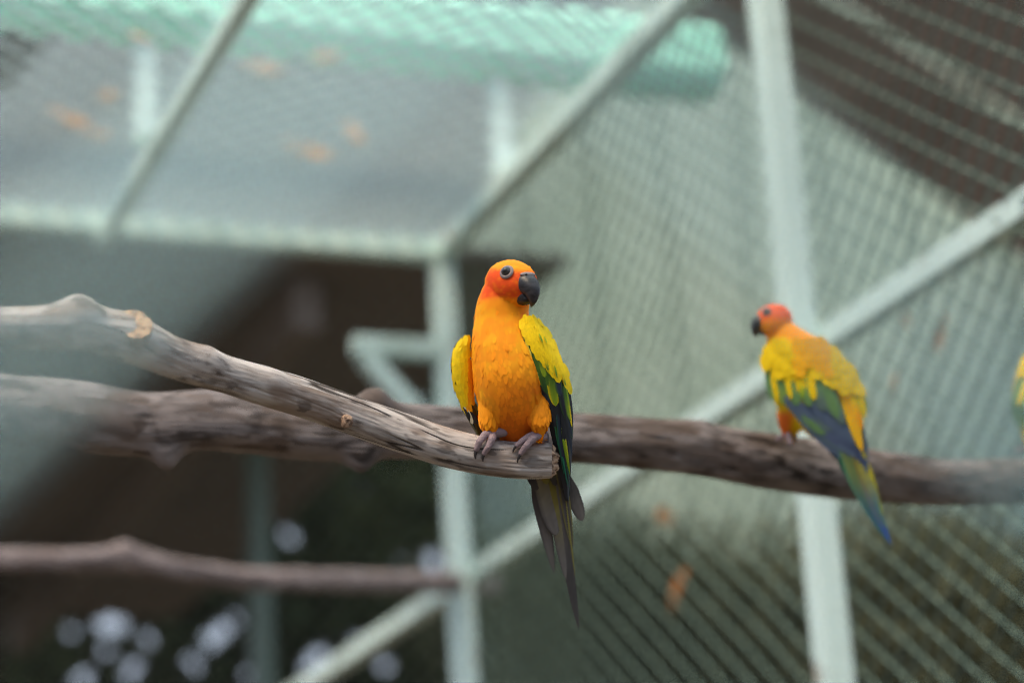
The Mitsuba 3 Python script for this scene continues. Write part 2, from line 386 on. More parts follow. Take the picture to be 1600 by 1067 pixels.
for k, (lab, px, py, dep, rad, n, size, mat) in enumerate(TREES):
    c = at(px, py, dep)
    gaps = []
    if k in (1, 2, 3):
        for g in ((165, 972, 20), (185, 975, 18), (157, 1018, 18), (345, 985, 17), (330, 1000, 17), (365, 965, 15), (500, 1020, 20), (485, 1040, 20), (570, 1005, 18), (590, 1000, 16), (232, 998, 14), (130, 1060, 22), (455, 838, 13), (250, 945, 13), (420, 1010, 14), (540, 1000, 15), (205, 1050, 14), (600, 1040, 14), (110, 985, 12), (300, 1040, 16), (670, 880, 13), (390, 1050, 13)):
            gaps.append((at(g[0], g[1], 14.0), g[2] * 14.0 / FOCAL))
    tree('tree' if 'tree' in lab else 'bush', lab, 'tree' if 'tree' in lab else 'bush', (c[0] + 0.2, c[1] + 0.1, 0), c, rad, n, size, mat, 20 + k, gaps)

# ---------------------------------------------------------------- perches
def branch(line, sides, step, seed, lump, fine, bumps=(), end=None):
    """A branch along line (px, py, radius px, depth), with knots. Returns vertices, faces, uv (metres along, metres around)."""
    L = np.asarray(line, float)
    C = np.array([at(x, y, d) for x, y, r, d in L])
    R = L[:, 2] * L[:, 3] / FOCAL
    s = np.concatenate([[0], np.cumsum(np.linalg.norm(np.diff(C, axis=0), axis=1))])
    n = int(s[-1] / step)
    ss = np.linspace(0, s[-1], n)
    P, r = PchipInterpolator(s, C)(ss), PchipInterpolator(s, R)(ss)
    ker = np.hanning(min(max(5, int(0.05 / step) | 1), max(3, (n // 2) | 1)))
    ker /= ker.sum()
    pad = len(ker) // 2
    P = np.stack([np.convolve(np.concatenate([2 * P[0, k] - P[pad:0:-1, k], P[:, k], 2 * P[-1, k] - P[-2:-pad - 2:-1, k]]), ker, 'valid') for k in range(3)], 1)
    t, A, B = frames(P)
    ang = np.linspace(0, 2 * np.pi, sides + 1)
    D = np.cos(ang)[None, :, None] * A[:, None] + np.sin(ang)[None, :, None] * B[:, None]
    rr = np.broadcast_to(r[:, None], (n, sides + 1)).copy()
    mean = r.mean()
    q = np.stack([np.broadcast_to(ss[:, None] * 9, rr.shape), np.cos(ang)[None] * 1.2 + 0 * rr, np.sin(ang)[None] * 1.2 + 0 * rr], -1)
    rr = rr * (1 + lump * (meshkit.fbm(q, 3, seed) - 0.5) * 2)
    q2 = q * np.array([4.0, 7.0, 7.0]) + 3
    g = meshkit.fbm(q2, 4, seed + 1)
    rr -= fine * mean * np.clip(0.52 - g, 0, 0.2) * 5
    q3 = q * np.array([1.0, 3.4, 3.4]) + 11
    rr -= fine * 2.2 * mean * np.exp(-((meshkit.fbm(q3, 3, seed + 2) - 0.5) / 0.02) ** 2) * (meshkit.noise(q * np.array([1.2, 1, 1]), seed + 3) > 0.52)
    S = P[:, None] + rr[..., None] * D
    for bx, by, bd, br, bh in bumps:                      # knots: swellings towards a point on the surface
        c = at(bx, by, bd)
        w = np.exp(-(np.linalg.norm(S - c, axis=-1) / (br * bd / FOCAL)) ** 2)
        S = S + (bh * bd / FOCAL) * w[..., None] * D
    uv = np.stack([np.broadcast_to(ss[:, None], rr.shape), np.broadcast_to(ang[None] * mean, rr.shape)], -1).reshape(-1, 2)
    return S, uv, P, t, D


def wood_obj(name, S, uv, mat, parent=None):
    return obj(name, (S.reshape(-1, 3), grid_faces(S.shape[0], S.shape[1])), mat, parent, smooth=True, uv=uv)


def cap(S, t, depth, seed, rough):
    """A broken or sawn end on the last ring of S."""
    ring = S[-1, :-1]
    c = ring.mean(0)
    V, nr = [], 9
    for k in range(nr):
        f = 1 - k / (nr - 1)
        row = c + (ring - c) * max(f, 0.001) ** 0.9
        h = depth * (1 - f ** 4) + rough * (meshkit.fbm(row * 260, 3, seed)[:, None] - 0.5) * min(1, 3 * (1 - f))
        V.append(row + t * h)
    V = np.array(V)
    return V.reshape(-1, 3), grid_faces(nr, ring.shape[0], True)


def stub(px, py, d, tx, ty, td, r0, r1, mat, parent, seed, cutmat=None, name='stub', flare=1.7):
    line = [(px - (tx - px) * .5, py - (ty - py) * .5, r0 * flare * 1.15, d + .02), (px, py, r0 * flare * 0.85, d), (px + (tx - px) * .4, py + (ty - py) * .4, r0, d + (td - d) * .4), (px + (tx - px) * .75, py + (ty - py) * .75, (r0 + r1) / 2, d + (td - d) * .75), (tx, ty, r1, td)]
    S, uv, P, t, D = branch(line, 40, 0.0015, seed, 0.26, 0.03)
    k = wood_obj(name, S, uv, mat, parent)
    c = cap(S, t[-1], 0.0005 if cutmat else 0.35 * r1 * td / FOCAL, seed, 0.005)
    obj('cut_face', c, cutmat or mat, k, smooth=True)
    return k


p1 = thing('perch', 'weathered grey branch perch sloping down to a broken end under the sharp bird', 'perch')
S, uv, P, t, D = branch([(-170, 503, 37, 1.70), (0, 511, 32, 1.745), (80, 511, 34, 1.765), (140, 513, 35, 1.785), (210, 532, 37, 1.81), (262, 556, 33, 1.83), (350, 584, 29, 1.86), (400, 599, 29.5, 1.875),
                         (470, 620, 30, 1.90), (540, 645, 30.5, 1.92), (620, 674, 30.5, 1.935), (700, 700, 30.5, 1.945), (760, 712, 30.5, 1.95), (820, 718, 30, 1.95), (862, 719, 27.5, 1.95)],
                        112, 0.0016, 3, 0.13, 0.016, [(128, 474, 1.77, 34, 22), (330, 556, 1.84, 26, 9), (545, 660, 1.90, 19, 6), (430, 590, 1.87, 22, 5), (205, 515, 1.79, 34, 9), (790, 690, 1.95, 30, -3)])
wood_obj('limb', S, uv, 'perch_wood', p1)
obj('broken_end', cap(S, t[-1], 0.004, 9, 0.011), 'broken_mat', p1, smooth=True)
st = stub(209, 524, 1.798, 211, 506, 1.788, 27, 27, 'perch_wood', p1, 21, 'cut_mat', flare=1.0)
labels[st + '__cut_face'] = {'label': 'pale orange sawn face of the stub on the grey perch'}
stub(541, 657, 1.905, 543, 660, 1.8985, 11, 8, 'broken_mat', p1, 23, 'broken_mat', 'knot', 1.0)

p2 = thing('perch', 'thick brown branch perch running across behind the sharp bird', 'perch')
S2, uv2, P2_, t2, D2 = branch([(-170, 622, 60, 2.20), (0, 636, 54, 2.22), (130, 648, 56, 2.23), (230, 660, 52, 2.245), (300, 655, 48, 2.25), (400, 664, 46, 2.265), (500, 674, 44, 2.28), (580, 670, 44, 2.29), (660, 674, 41, 2.30),
                               (760, 678, 40, 2.32), (900, 685, 40, 2.35), (1060, 700, 42, 2.40), (1250, 728, 42, 2.47), (1420, 748, 39, 2.54), (1600, 752, 37, 2.62), (1900, 768, 35, 2.75)],
                              72, 0.003, 13, 0.16, 0.02, [(590, 628, 2.275, 25, 28), (566, 622, 2.275, 22, 10), (262, 712, 2.235, 24, 30), (563, 718, 2.275, 24, 26), (540, 600, 2.28, 40, -2), (1100, 660, 2.40, 26, 6), (330, 612, 2.25, 40, 6)])
wood_obj('limb', S2, uv2, 'back_perch_wood', p2)

p3 = thing('perch', 'thin pinkish brown branch perch low at the left, blurred behind the others', 'perch')
S3, uv3, P3_, t3, D3 = branch([(-170, 872, 18, 3.9), (0, 874, 17, 4.0), (150, 874, 18, 4.1), (200, 872, 20, 4.15), (270, 887, 17, 4.2), (350, 900, 17, 4.3), (500, 906, 17, 4.5), (640, 909, 17, 4.8), (768, 913, 17, 5.24)],
                              28, 0.01, 17, 0.14, 0.03, [(195, 858, 4.14, 20, 8)])
wood_obj('limb', S3, uv3, 'low_perch_wood', p3)


# ---------------------------------------------------------------- parrots
class Bird:
    """A frame of millimetres at the bird: x right, y up, z towards the viewer; q(px, py, z) from where it shows in the photograph."""
    def __init__(self, px, py, depth, centre=(800, 560)):
        self.o, self.c, self.k = at(px, py, depth), centre, depth * 1000 / FOCAL
    def q(self, px, py, z=0.0):
        return np.array([(px - self.c[0]) * self.k, (self.c[1] - py) * self.k, z])
    def world(self, v):
        v = np.asarray(v, float) / 1000
        return self.o + v[..., :1] * RT + v[..., 1:2] * UP - v[..., 2:] * FWD


def manifold_of(V, F):
    return m3.Manifold(m3.Mesh(np.asarray(V, np.float32), np.asarray(F, np.uint32)))


def loft(b, rings, n=48, m=70, power=2.2):
    """Closed loft of rounded cross-sections: rings of (py, centre px, half width px, half depth mm, z mm)."""
    r = np.array(rings, float)
    f = PchipInterpolator(r[:, 0], r[:, 1:])
    ys = np.linspace(r[0, 0], r[-1, 0], m)
    e = f(ys)
    a = np.arange(n) * 2 * np.pi / n
    cs, sn = np.cos(a), np.sin(a)
    sx, sz = np.sign(cs) * np.abs(cs) ** (2 / power), np.sign(sn) * np.abs(sn) ** (2 / power)
    X = (e[:, :1] + e[:, 1:2] * sx - b.c[0]) * b.k
    Y = np.broadcast_to(((b.c[1] - ys) * b.k)[:, None], X.shape)
    Z = e[:, 3:4] + e[:, 2:3] * sz
    V = np.stack([X, Y, Z], -1).reshape(-1, 3)
    F = grid_faces(m, n, True)
    k = np.arange(n)
    N = len(V)
    F = np.vstack([F, np.stack([k * 0 + N, (k + 1) % n, k], 1), np.stack([k * 0 + N + 1, N - n + k, N - n + (k + 1) % n], 1)])
    V = np.vstack([V, V[:n].mean(0), V[N - n:].mean(0)])
    M = manifold_of(V, F)
    return M if M.volume() > 0 else manifold_of(V, F[:, ::-1])


def ball(c, r, rot=None, n=3):
    s = trimesh.creation.icosphere(n)
    v = s.vertices * np.asarray(r)
    if rot is not None:
        v = v @ rot
    return manifold_of(v + np.asarray(c), s.faces if rot is None or np.linalg.det(rot) > 0 else s.faces[:, ::-1])


def chain(pts, n=2):
    """Union of hulls of successive balls (point, radius)."""
    out = m3.Manifold()
    for (a, ra), (b_, rb) in zip(pts[:-1], pts[1:]):
        s = trimesh.creation.icosphere(n).vertices
        out = out + m3.Manifold.hull_points(np.vstack([s * ra + a, s * rb + b_]))
    return out


def smoothed(M, edge, it):
    me = M.refine_to_length(edge).to_mesh()
    t_ = trimesh.Trimesh(me.vert_properties[:, :3].astype(float), me.tri_verts.astype(int), process=True)
    trimesh.smoothing.filter_taubin(t_, lamb=0.5, nu=0.52, iterations=it)
    return t_


def feather(a, b_, w, nrm, n=9, m=5, cup=0.12, curl=0.0, tip=0.55, base=0.35, side=None):
    """Blade from a to b_ (mm): returns vertices and (t, s) per vertex. tip: 0 round .. 1 pointed."""
    a, b_ = np.asarray(a, float), np.asarray(b_, float)
    d = b_ - a
    L = np.linalg.norm(d)
    d /= L
    nrm = nrm - d * (nrm @ d)
    nrm /= np.linalg.norm(nrm)
    s_ = np.cross(d, nrm)
    t = 1 - (1 - np.linspace(0, 1, n)) ** 1.6
    t = 0.5 * t + 0.5 * np.linspace(0, 1, n)
    prof = np.minimum(1, base + (1 - base) * (t / 0.35)) ** 0.8
    e = np.clip((t - (0.72 - 0.42 * tip)) / (1 - (0.72 - 0.42 * tip)), 0, 1)
    prof = prof * np.sqrt(np.clip(1 - e ** (2.2 - 0.9 * tip), 0, 1)) ** (1 + 0.45 * tip)
    s = np.linspace(-1, 1, m)
    h = w / 2 * prof
    V = a + t[:, None, None] * L * d + (s[None, :, None] * h[:, None, None]) * s_ + ((-cup * s[None] ** 2 * w) * prof[:, None] + (curl * L * t ** 2)[:, None] + 0.008 * w * (np.abs(s[None]) < 0.01))[..., None] * nrm
    return V.reshape(-1, 3), np.stack(np.meshgrid(t, s, indexing='ij'), -1).reshape(-1, 2)


def scatter(mesh, n, rng, keep=None):
    """Evenly spread points with normals on the mesh."""
    pts, fi = trimesh.sample.sample_surface(mesh, n * 4, seed=int(rng.integers(1 << 30)))
    pts, fi = np.asarray(pts), np.asarray(fi)
    order = rng.permutation(len(pts))
    pts, fi = pts[order], fi[order]
    r = math.sqrt(mesh.area / n) * 0.72
    cell, used, sel = np.floor(pts / r).astype(int), {}, []
    for i, c in enumerate(map(tuple, cell)):
        ok = True
        for dx in (-1, 0, 1):
            for dy in (-1, 0, 1):
                for dz in (-1, 0, 1):
                    j = used.get((c[0] + dx, c[1] + dy, c[2] + dz))
                    if j is not None and np.sum((pts[j] - pts[i]) ** 2) < r * r:
                        ok = False
        if ok:
            used[c] = i
            sel.append(i)
    pts, fi = pts[sel], fi[sel]
    nv = mesh.vertex_normals[mesh.faces[fi]].mean(1)
    nv /= np.linalg.norm(nv, axis=1, keepdims=True)
    if keep is not None:
        k = keep(pts, nv)
        pts, nv = pts[k], nv[k]
    return pts, nv


def plumage(b, mesh, n, flow, colour, size, rng, keep, lift=0.10):
    """Many small contour feathers lying along flow(p) on the mesh, as one part."""
    pts, nv = scatter(mesh, n, rng, keep)
    fl = flow(pts)
    fl = fl - nv * np.sum(fl * nv, 1)[:, None]
    fl /= np.linalg.norm(fl, axis=1, keepdims=True) + 1e-9
    V, C, N, F, at_ = [], [], [], [], 0
    nn, mm = 5, 3
    f0 = grid_faces(nn, mm)
    sz = size(pts)
    for i in range(len(pts)):
        L = sz[i] * rng.uniform(0.9, 1.4)
        d = fl[i] + rng.normal(size=3) * 0.09
        st_ = pts[i] - nv[i] * 0.25
        v, ts = feather(st_, st_ + d * L + nv[i] * L * lift * rng.uniform(0.5, 1.4), L * 0.42, nv[i], nn, mm, cup=0.05, curl=-0.11, tip=0.6, base=0.5)
        c = colour(np.broadcast_to(pts[i] + d * L * 0.5, (1, 3)))[0] * (1 + 0.032 * rng.normal())
        shade = np.clip(1.0 + 0.06 * (ts[:, :1] - 0.6), 0.8, 1.1)
        V.append(v)
        C.append(np.clip(c * shade, 0.002, 0.97))
        N.append(nv[i] * 2.2 + 0.2 * np.cross(np.cross(d, nv[i]), d) + ts[:, 1:] * 0.16 * np.cross(d, nv[i]) + 0.18 * ts[:, :1] * d)
        F.append(f0 + at_)
        at_ += len(v)
    V, C, N, F = map(np.vstack, (V, C, N, F))
    # triangles must face along the normals
    fn = np.cross(V[F[:, 1]] - V[F[:, 0]], V[F[:, 2]] - V[F[:, 0]])
    flip = np.sum(fn * N[F].mean(1), 1) < 0
    F[flip] = F[flip][:, ::-1]
    N /= np.linalg.norm(N, axis=1, keepdims=True)
    return V, F, C, N


def to_world(b, V):
    return b.world(V)


def dirs(N):
    return N[:, :1] * RT + N[:, 1:2] * UP - N[:, 2:] * FWD


def feathers_at(b, specs, surf, parent, name, rng, cup=0.12, n=12, m=5, soft=0.5, turn=None, thick=1.0):
    """One part per feather: (base px, tip px, width px, base colour, tip colour, edge colour or None, layer mm, tip shape)."""
    for (x0, y0, x1, y1, w, c0, c1, ce, layer, tip) in specs:
        z0, n0 = surf(x0, y0)
        z1, n1 = surf(x1, y1)
        nrm = n0 + n1
        nrm /= np.linalg.norm(nrm)
        v, ts = feather(b.q(x0, y0, z0) + nrm * layer * thick * 0.6, b.q(x1, y1, z1) + nrm * layer * thick, w * b.k, nrm, n, m, cup=cup, tip=tip)
        mid = b.q((x0 + x1) / 2, (y0 + y1) / 2, 0)
        zm, _ = surf((x0 + x1) / 2, (y0 + y1) / 2)                        # bend the blade over the surface
        bow = zm - (z0 + z1) / 2
        v[:, 2] += bow * 4 * ts[:, 0] * (1 - ts[:, 0])
        tt = smooth01((ts[:, :1] - 0.25) / 0.6)
        C = np.asarray(c0) * (1 - tt) + np.asarray(c1) * tt
        if ce is not None:
            e = smooth01((np.abs(ts[:, 1:]) - 0.45) / 0.5) * 0.85
            C = C * (1 - e) + np.asarray(ce) * e
        C = C * (1 - 0.08 * (np.abs(ts[:, 1:]) < 0.02)) * (1 + 0.05 * rng.normal(size=(len(C), 1)))
        f = grid_faces(n, m)
        _, _, N = meshkit.arrays((v, f), True)
        if np.mean(N @ nrm) < 0:
            f, N = f[:, ::-1], -N
        N = N * (1 - soft) + nrm * soft
        N /= np.linalg.norm(N, axis=1, keepdims=True)
        if turn is not None:
            N = N @ turn.T
        obj(name, (b.world(v), f), 'feather_mat', parent, color=np.clip(C, 0.003, 0.95), normals=dirs(N))


def smooth01(x):
    x = np.clip(x, 0, 1)
    return x * x * (3 - 2 * x)


def inside(poly, x, y):
    p = np.asarray(poly, float)
    q = np.roll(p, -1, axis=0)
    cr = ((p[:, 1] > y) != (q[:, 1] > y)) & (x < (q[:, 0] - p[:, 0]) * (y - p[:, 1]) / (q[:, 1] - p[:, 1] + 1e-12) + p[:, 0])
    return cr.sum() % 2 == 1


YEL, YOR, ORA, RED, DEEP = (0.88, 0.60, 0.006), (0.93, 0.305, 0.007), (0.88, 0.205, 0.006), (0.76, 0.068, 0.007), (0.66, 0.12, 0.006)
GRN, LGRN, DGRN, TEAL = (0.075, 0.165, 0.022), (0.24, 0.36, 0.02), (0.035, 0.095, 0.022), (0.02, 0.16, 0.09)
INK, INKB, GREY, OLIVE, PALE = (0.026, 0.028, 0.034), (0.030, 0.040, 0.065), (0.075, 0.066, 0.060), (0.20, 0.175, 0.045), (0.62, 0.58, 0.40)


def blend(c, target, w):
    return c * (1 - w[:, None]) + np.asarray(target) * w[:, None]


def make_beak(b, C, f, u, l, k, s=1.0):
    """Hooked upper and smaller lower half of the beak, from stations (forward, up, half height, half width)."""
    for name, st_ in (('upper_beak', [(13, 0.8, 9.2, 9.0), (18, 1.0, 9, 9.2), (22.5, 0.2, 8.2, 8.6), (26.4, -2, 6.8, 7.2), (29.0, -5.6, 5.0, 5.4), (29.8, -9.6, 3.4, 3.5), (29.3, -12.6, 2.0, 1.9), (28.4, -15.0, 0.5, 0.5)]),
                      ('lower_beak', [(11, -5.5, 7.5, 8.4), (16, -7.6, 7.6, 8.6), (20.5, -8.6, 6.6, 7.6), (24.0, -9.0, 4.4, 5.4), (26.2, -8.4, 1.4, 2.4)])):
        q = np.array(st_) * s
        tt = np.arange(len(q))
        q = PchipInterpolator(tt, q)(np.linspace(0, len(q) - 1, 26))
        ctr = C + q[:, :1] * f + q[:, 1:2] * u
        tan = np.gradient(q[:, :2], axis=0)
        tan /= np.linalg.norm(tan, axis=1, keepdims=True)
        up = -tan[:, 1:] * f + tan[:, :1] * u
        a = np.arange(24) * 2 * np.pi / 24
        ca, sa = np.cos(a), np.sin(a)
        V = ctr[:, None] + (q[:, 2:3] * sa)[..., None] * up[:, None] + (q[:, 3:4] * np.sign(ca) * np.abs(ca) ** 0.85)[..., None] * l
        V = V.reshape(-1, 3)
        F = grid_faces(26, 24, True)
        e = np.arange(24)
        F = np.vstack([F, np.stack([e * 0 + len(V), (e + 1) % 24, e], 1), np.stack([e * 0 + len(V) + 1, len(V) - 24 + e, len(V) - 24 + (e + 1) % 24], 1)])
        V = np.vstack([V, ctr[:1], ctr[-1:]])
        obj(name, (b.world(V), F), 'beak_mat', k, smooth=True)


def disc_ring(c, nrm, r0, r1, h, n=40):
    nrm = nrm / np.linalg.norm(nrm)
    x = np.cross(nrm, [0.3, 0.9, 0.2])
    x /= np.linalg.norm(x)
    y = np.cross(nrm, x)
    a = np.arange(n) * 2 * np.pi / n
    V = []
    for k in range(9):
        g = k / 8
        r = r0 + (r1 - r0) * g
        V.append(c + r * (np.cos(a)[:, None] * x + np.sin(a)[:, None] * y) + nrm * (h * math.sin(math.pi * min(1, g * 0.9 + 0.1)) - 1.1 * g * g))
    return np.array(V).reshape(-1, 3), grid_faces(9, n, True)


def make_eye(b, c, nrm, r, k):
    nrm = nrm / np.linalg.norm(nrm)
    c = c + np.array([-0.45, 0.6, 0.0]) * r / 4.3
    rk = obj('eye', tuple_world(b, ball(c - nrm * r * 0.45, r)), 'eye_mat', k, smooth=True)
    obj('pupil', tuple_world(b, ball(c - nrm * (r * 0.45 - r * 0.42), r * 0.70)), 'pupil_mat', rk, smooth=True)
    V, F = disc_ring(c - np.array([-0.45, 0.6, 0.0]) * r / 4.3, nrm, r * 0.86, r * 1.40, 0.3)
    obj('eye_ring', (b.world(V), F), 'eye_ring_mat', k, smooth=True)


def tuple_world(b, M):
    me = M.to_mesh()
    return b.world(me.vert_properties[:, :3].astype(float)), me.tri_verts.astype(int)


def make_foot(b, toes, shank, k, edge=0.9):
    toes = [([(p_, r_ * 0.86) for p_, r_ in tc], cl_) for tc, cl_ in toes]
    M = chain(shank)
    for tchain, claw in toes:
        M = M + chain(tchain)
    t_ = smoothed(M, edge, 6)
    fk = obj('foot', (b.world(t_.vertices), t_.faces), 'skin_mat', k, smooth=True)
    for tchain, claw in toes:
        if claw is not None:
            p0 = np.asarray(tchain[-1][0])
            c1, c2 = np.asarray(claw[0]), np.asarray(claw[1])
            g = np.linspace(0, 1, 9)[:, None]
            P = (1 - g) ** 2 * p0 + 2 * g * (1 - g) * c1 + g * g * c2
            r = tchain[-1][1] * 0.72 * (1 - g[:, 0]) ** 0.8 + 0.15
            v, f = rod(P, r, 10)
            obj('claw', (b.world(v), f), 'claw_mat', fk, smooth=True)


# ---- the sharp bird
rng = np.random.default_rng(11)
b1 = Bird(800, 560, FOCUS)
bird = thing('parrot', 'orange and yellow parrot in sharp focus facing the viewer with its dark beak turned right', 'parrot')
HC = b1.q(799, 444, 2)
hf = np.array([0.60, -0.13, 0.79]); hf /= np.linalg.norm(hf)
hl = np.cross(hf, [0, 1, 0]) * 1.0; hl /= np.linalg.norm(hl)          # towards the bird's right, the viewer's left
hl = -hl if hl[0] > 0 else hl
hu = np.cross(hl, hf); hu = hu if hu[1] > 0 else -hu
body = loft(b1, [(432, 795, 30, 14, -4), (450, 792, 38, 18, -3), (475, 786, 41.5, 20.5, -3), (490, 784, 42, 21.5, -3), (515, 787, 48, 25, -2), (540, 791, 54, 29, -1), (575, 796, 58.5, 33, -1),
                 (605, 798, 57.5, 34, -3), (635, 800, 52.5, 32, -6), (660, 803, 43, 26, -10), (685, 809, 31, 19, -15), (704, 816, 22, 12, -21), (720, 822, 16, 8, -24), (734, 828, 9, 5, -26)])
body = body + ball(HC, (24.5, 19.5, 19.5), np.array([hf, hl, hu])) + ball(HC + hf * 9 - hu * 4, (15, 14, 14), np.array([hf, hl, hu]))
body = body + chain([(b1.q(772, 622, 4), 13), (b1.q(765, 652, 9), 9), (b1.q(768, 672, 8), 5.0)]) + chain([(b1.q(841, 618, 6), 10.5), (b1.q(842, 650, 12), 9.5), (b1.q(842, 674, 9), 5.0)])
bm = smoothed(body, 3.0, 14)


def col1(p):
    x, y = p[:, 0] / b1.k + 800, 560 - p[:, 1] / b1.k
    nz = meshkit.fbm(p / 9.0, 3, 5)
    c = np.tile(YOR, (len(p), 1))
    c = blend(c, (0.95, 0.43, 0.010), smooth01((nz - 0.42) / 0.25) * 0.8)
    belly = smooth01((y - 565) / 60 + (nz - 0.5) * 1.4) * smooth01((x - 745) / 50)
    c = blend(c, ORA, belly * 0.85)
    c = blend(c, DEEP, smooth01((y - 640) / 45 + (nz - 0.5)) * 0.85 * smooth01((x - 770) / 20) * smooth01((858 - x) / 20))
    c = blend(c, DEEP, smooth01((x - 815) / 30) * smooth01((y - 585) / 30) * 0.55)
    thigh = np.maximum(smooth01((783 - x) / 14) * smooth01((y - 612) / 18), smooth01((x - 824) / 10) * smooth01((y - 606) / 18))
    c = blend(c, (0.88, 0.30, 0.006), thigh * 0.8)
    head = smooth01((492 - y) / 32)
    c = blend(c, (0.90, 0.31, 0.004), head * 0.5)
    h = p - HC
    fw, up_, la = h @ hf, h @ hu, h @ hl
    mask = smooth01((fw + 20) / 16) * smooth01((up_ + 18 + 0.3 * np.maximum(-fw, -8)) / 13) * smooth01((15 - up_) / 7) * smooth01((500 - y) / 40)
    c = blend(c, RED, np.clip(mask * (1.25 + 1.2 * (nz - 0.45)), 0, 0.97))
    fine_ = meshkit.fbm(p / 3.2, 3, 8)
    c = blend(c, (0.94, 0.25, 0.006), smooth01((fine_ - 0.52) / 0.12) * 0.35 * smooth01((505 - y) / 30))
    crown = smooth01((up_ - 13 + 5 * (fine_ - 0.5)) / 6)
    c = blend(c, (0.94, 0.27, 0.004), crown * 0.9)
    cheek = smooth01((-up_ - 8) / 9) * smooth01((fw + 4) / 12) * smooth01((505 - y) / 40)
    c = blend(c, (0.92, 0.27, 0.004), cheek * 0.7)
    return c


def flow1(p):
    y = 560 - p[:, 1] / b1.k
    h = p - HC
    back = -hf * 1.0 + np.array([0, -0.75, 0])
    down = np.array([0.10, -1, -0.12])
    w = smooth01((500 - y) / 40)[:, None]
    front = smooth01((h @ hf - 8) / 12)[:, None] * w
    rad = h - (h @ hf)[:, None] * hf
    rad /= np.linalg.norm(rad, axis=1, keepdims=True) + 1e-9
    return down * (1 - w) + w * (back * (1 - front * 0.6) + rad * front)


EYE_N = hl * 0.93 + hf * 0.30 + hu * 0.1
EYE_N /= np.linalg.norm(EYE_N)
# the eye sits where the head's side shows at (791, 425)
vv = bm.vertices
tgt = b1.q(791, 425.5, 0)
near = (np.hypot(vv[:, 0] - tgt[0], vv[:, 1] - tgt[1]) < 3.0) & (vv[:, 2] > HC[2])
EYE = np.array([tgt[0], tgt[1], vv[near, 2].max()])
nvs = bm.vertex_normals[near][np.argmax(vv[near, 2])]
EYE_N = 0.25 * EYE_N + 0.75 * bm.vertex_normals[near].mean(0)
EYE_N /= np.linalg.norm(EYE_N)
BB = HC + hf * 20 - hu * 3


def keep1(p, nv):
    e = np.linalg.norm(p - EYE, axis=1) > 7.8
    h = p - HC
    fw, up_, la = h @ hf, h @ hu, h @ hl
    bk = ~((fw > 15) & (up_ < 9) & (up_ > -18) & (np.abs(la) < 9))
    fl = flow1(p)
    fl -= nv * np.sum(fl * nv, 1)[:, None]
    fl /= np.linalg.norm(fl, axis=1, keepdims=True)
    e &= np.linalg.norm(p + fl * 3.6 - EYE, axis=1) > 7.3
    return e & bk & (nv[:, 2] > -0.75)


def size1(p):
    y = 560 - p[:, 1] / b1.k
    return 3.3 + 3.4 * smooth01((y - 455) / 75)


# the socket: the skin round the eye lies a little deeper than the plumage
vm = np.array(bm.vertices)
off = (vm - EYE) @ EYE_N
rad = np.linalg.norm((vm - EYE) - off[:, None] * EYE_N, axis=1)
pin = (rad < 9) & (np.abs(off) < 8)
vm[pin] -= EYE_N * (np.maximum(off[pin] + 1.0, 0) * smooth01((9 - rad[pin]) / 2.5))[:, None]
bm = trimesh.Trimesh(vm, bm.faces, process=False)
bc = np.clip(col1(np.asarray(bm.vertices)) * 0.9, 0.003, 0.95)
obj('body', (b1.world(bm.vertices), bm.faces), 'feather_mat', bird, smooth=True, color=bc)
V, F, C, N = plumage(b1, bm, 12000, flow1, col1, size1, rng, keep1, 0.008)
obj('plumage', (b1.world(V), F), 'feather_mat', bird, color=C, normals=dirs(N), kind='stuff')
make_eye(b1, EYE + EYE_N * 0.2, EYE_N, 4.3, bird)
make_beak(b1, HC - hf * 2.2 + hu * 1.0, hf, hu, hl, bird, 1.07)
obj('cere', tuple_world(b1, ball(HC + hf * 20.6 + hu * 9.8, (2.8, 7.6, 2.2), np.array([hf, hl, hu]))), 'eye_ring_mat', bird, smooth=True)
obj('nostril', tuple_world(b1, ball(HC + hf * 22.6 + hu * 10.2 + hl * 3.4, 1.15)), 'pupil_mat', bird, smooth=True)
q = b1.q
make_foot(b1, [([(q(769, 676, 9), 4.2), (q(758, 678, 15), 3.6), (q(750, 688, 18.5), 3.3), (q(745, 700, 17.5), 2.7)], (q(741, 710, 18), q(745, 719, 15))),
               ([(q(770, 678, 10), 4.2), (q(769, 685, 18), 3.4), (q(763, 697, 19.5), 3.0), (q(757, 706, 18), 2.5)], (q(753, 714, 18), q(756, 721, 14))),
               ([(q(770, 674, 6), 4.0), (q(778, 677, -4), 3.4), (q(780, 688, -14), 3.0)], None)],
          [(q(769, 664, 8), 4.6), (q(770, 675, 8), 4.6), (q(786, 674, 6), 4.2)], bird)
make_foot(b1, [([(q(842, 678, 10), 4.2), (q(832, 684, 16.5), 3.5), (q(822, 695, 18.5), 3.2), (q(814, 706, 17.5), 2.6)], (q(809, 714, 18), q(808, 722, 15))),
               ([(q(838, 677, 9), 4.0), (q(826, 681, 13.5), 3.3), (q(815, 688, 15.5), 2.9), (q(808, 694, 15.5), 2.3)], (q(803, 698, 16), q(801, 706, 14))),
               ([(q(844, 676, 6), 4.0), (q(852, 679, -4), 3.4), (q(854, 690, -14), 3.0)], None)],
          [(q(842, 664, 9), 4.4), (q(842, 676, 8), 4.6), (q(848, 681, 7), 4.0)], bird)


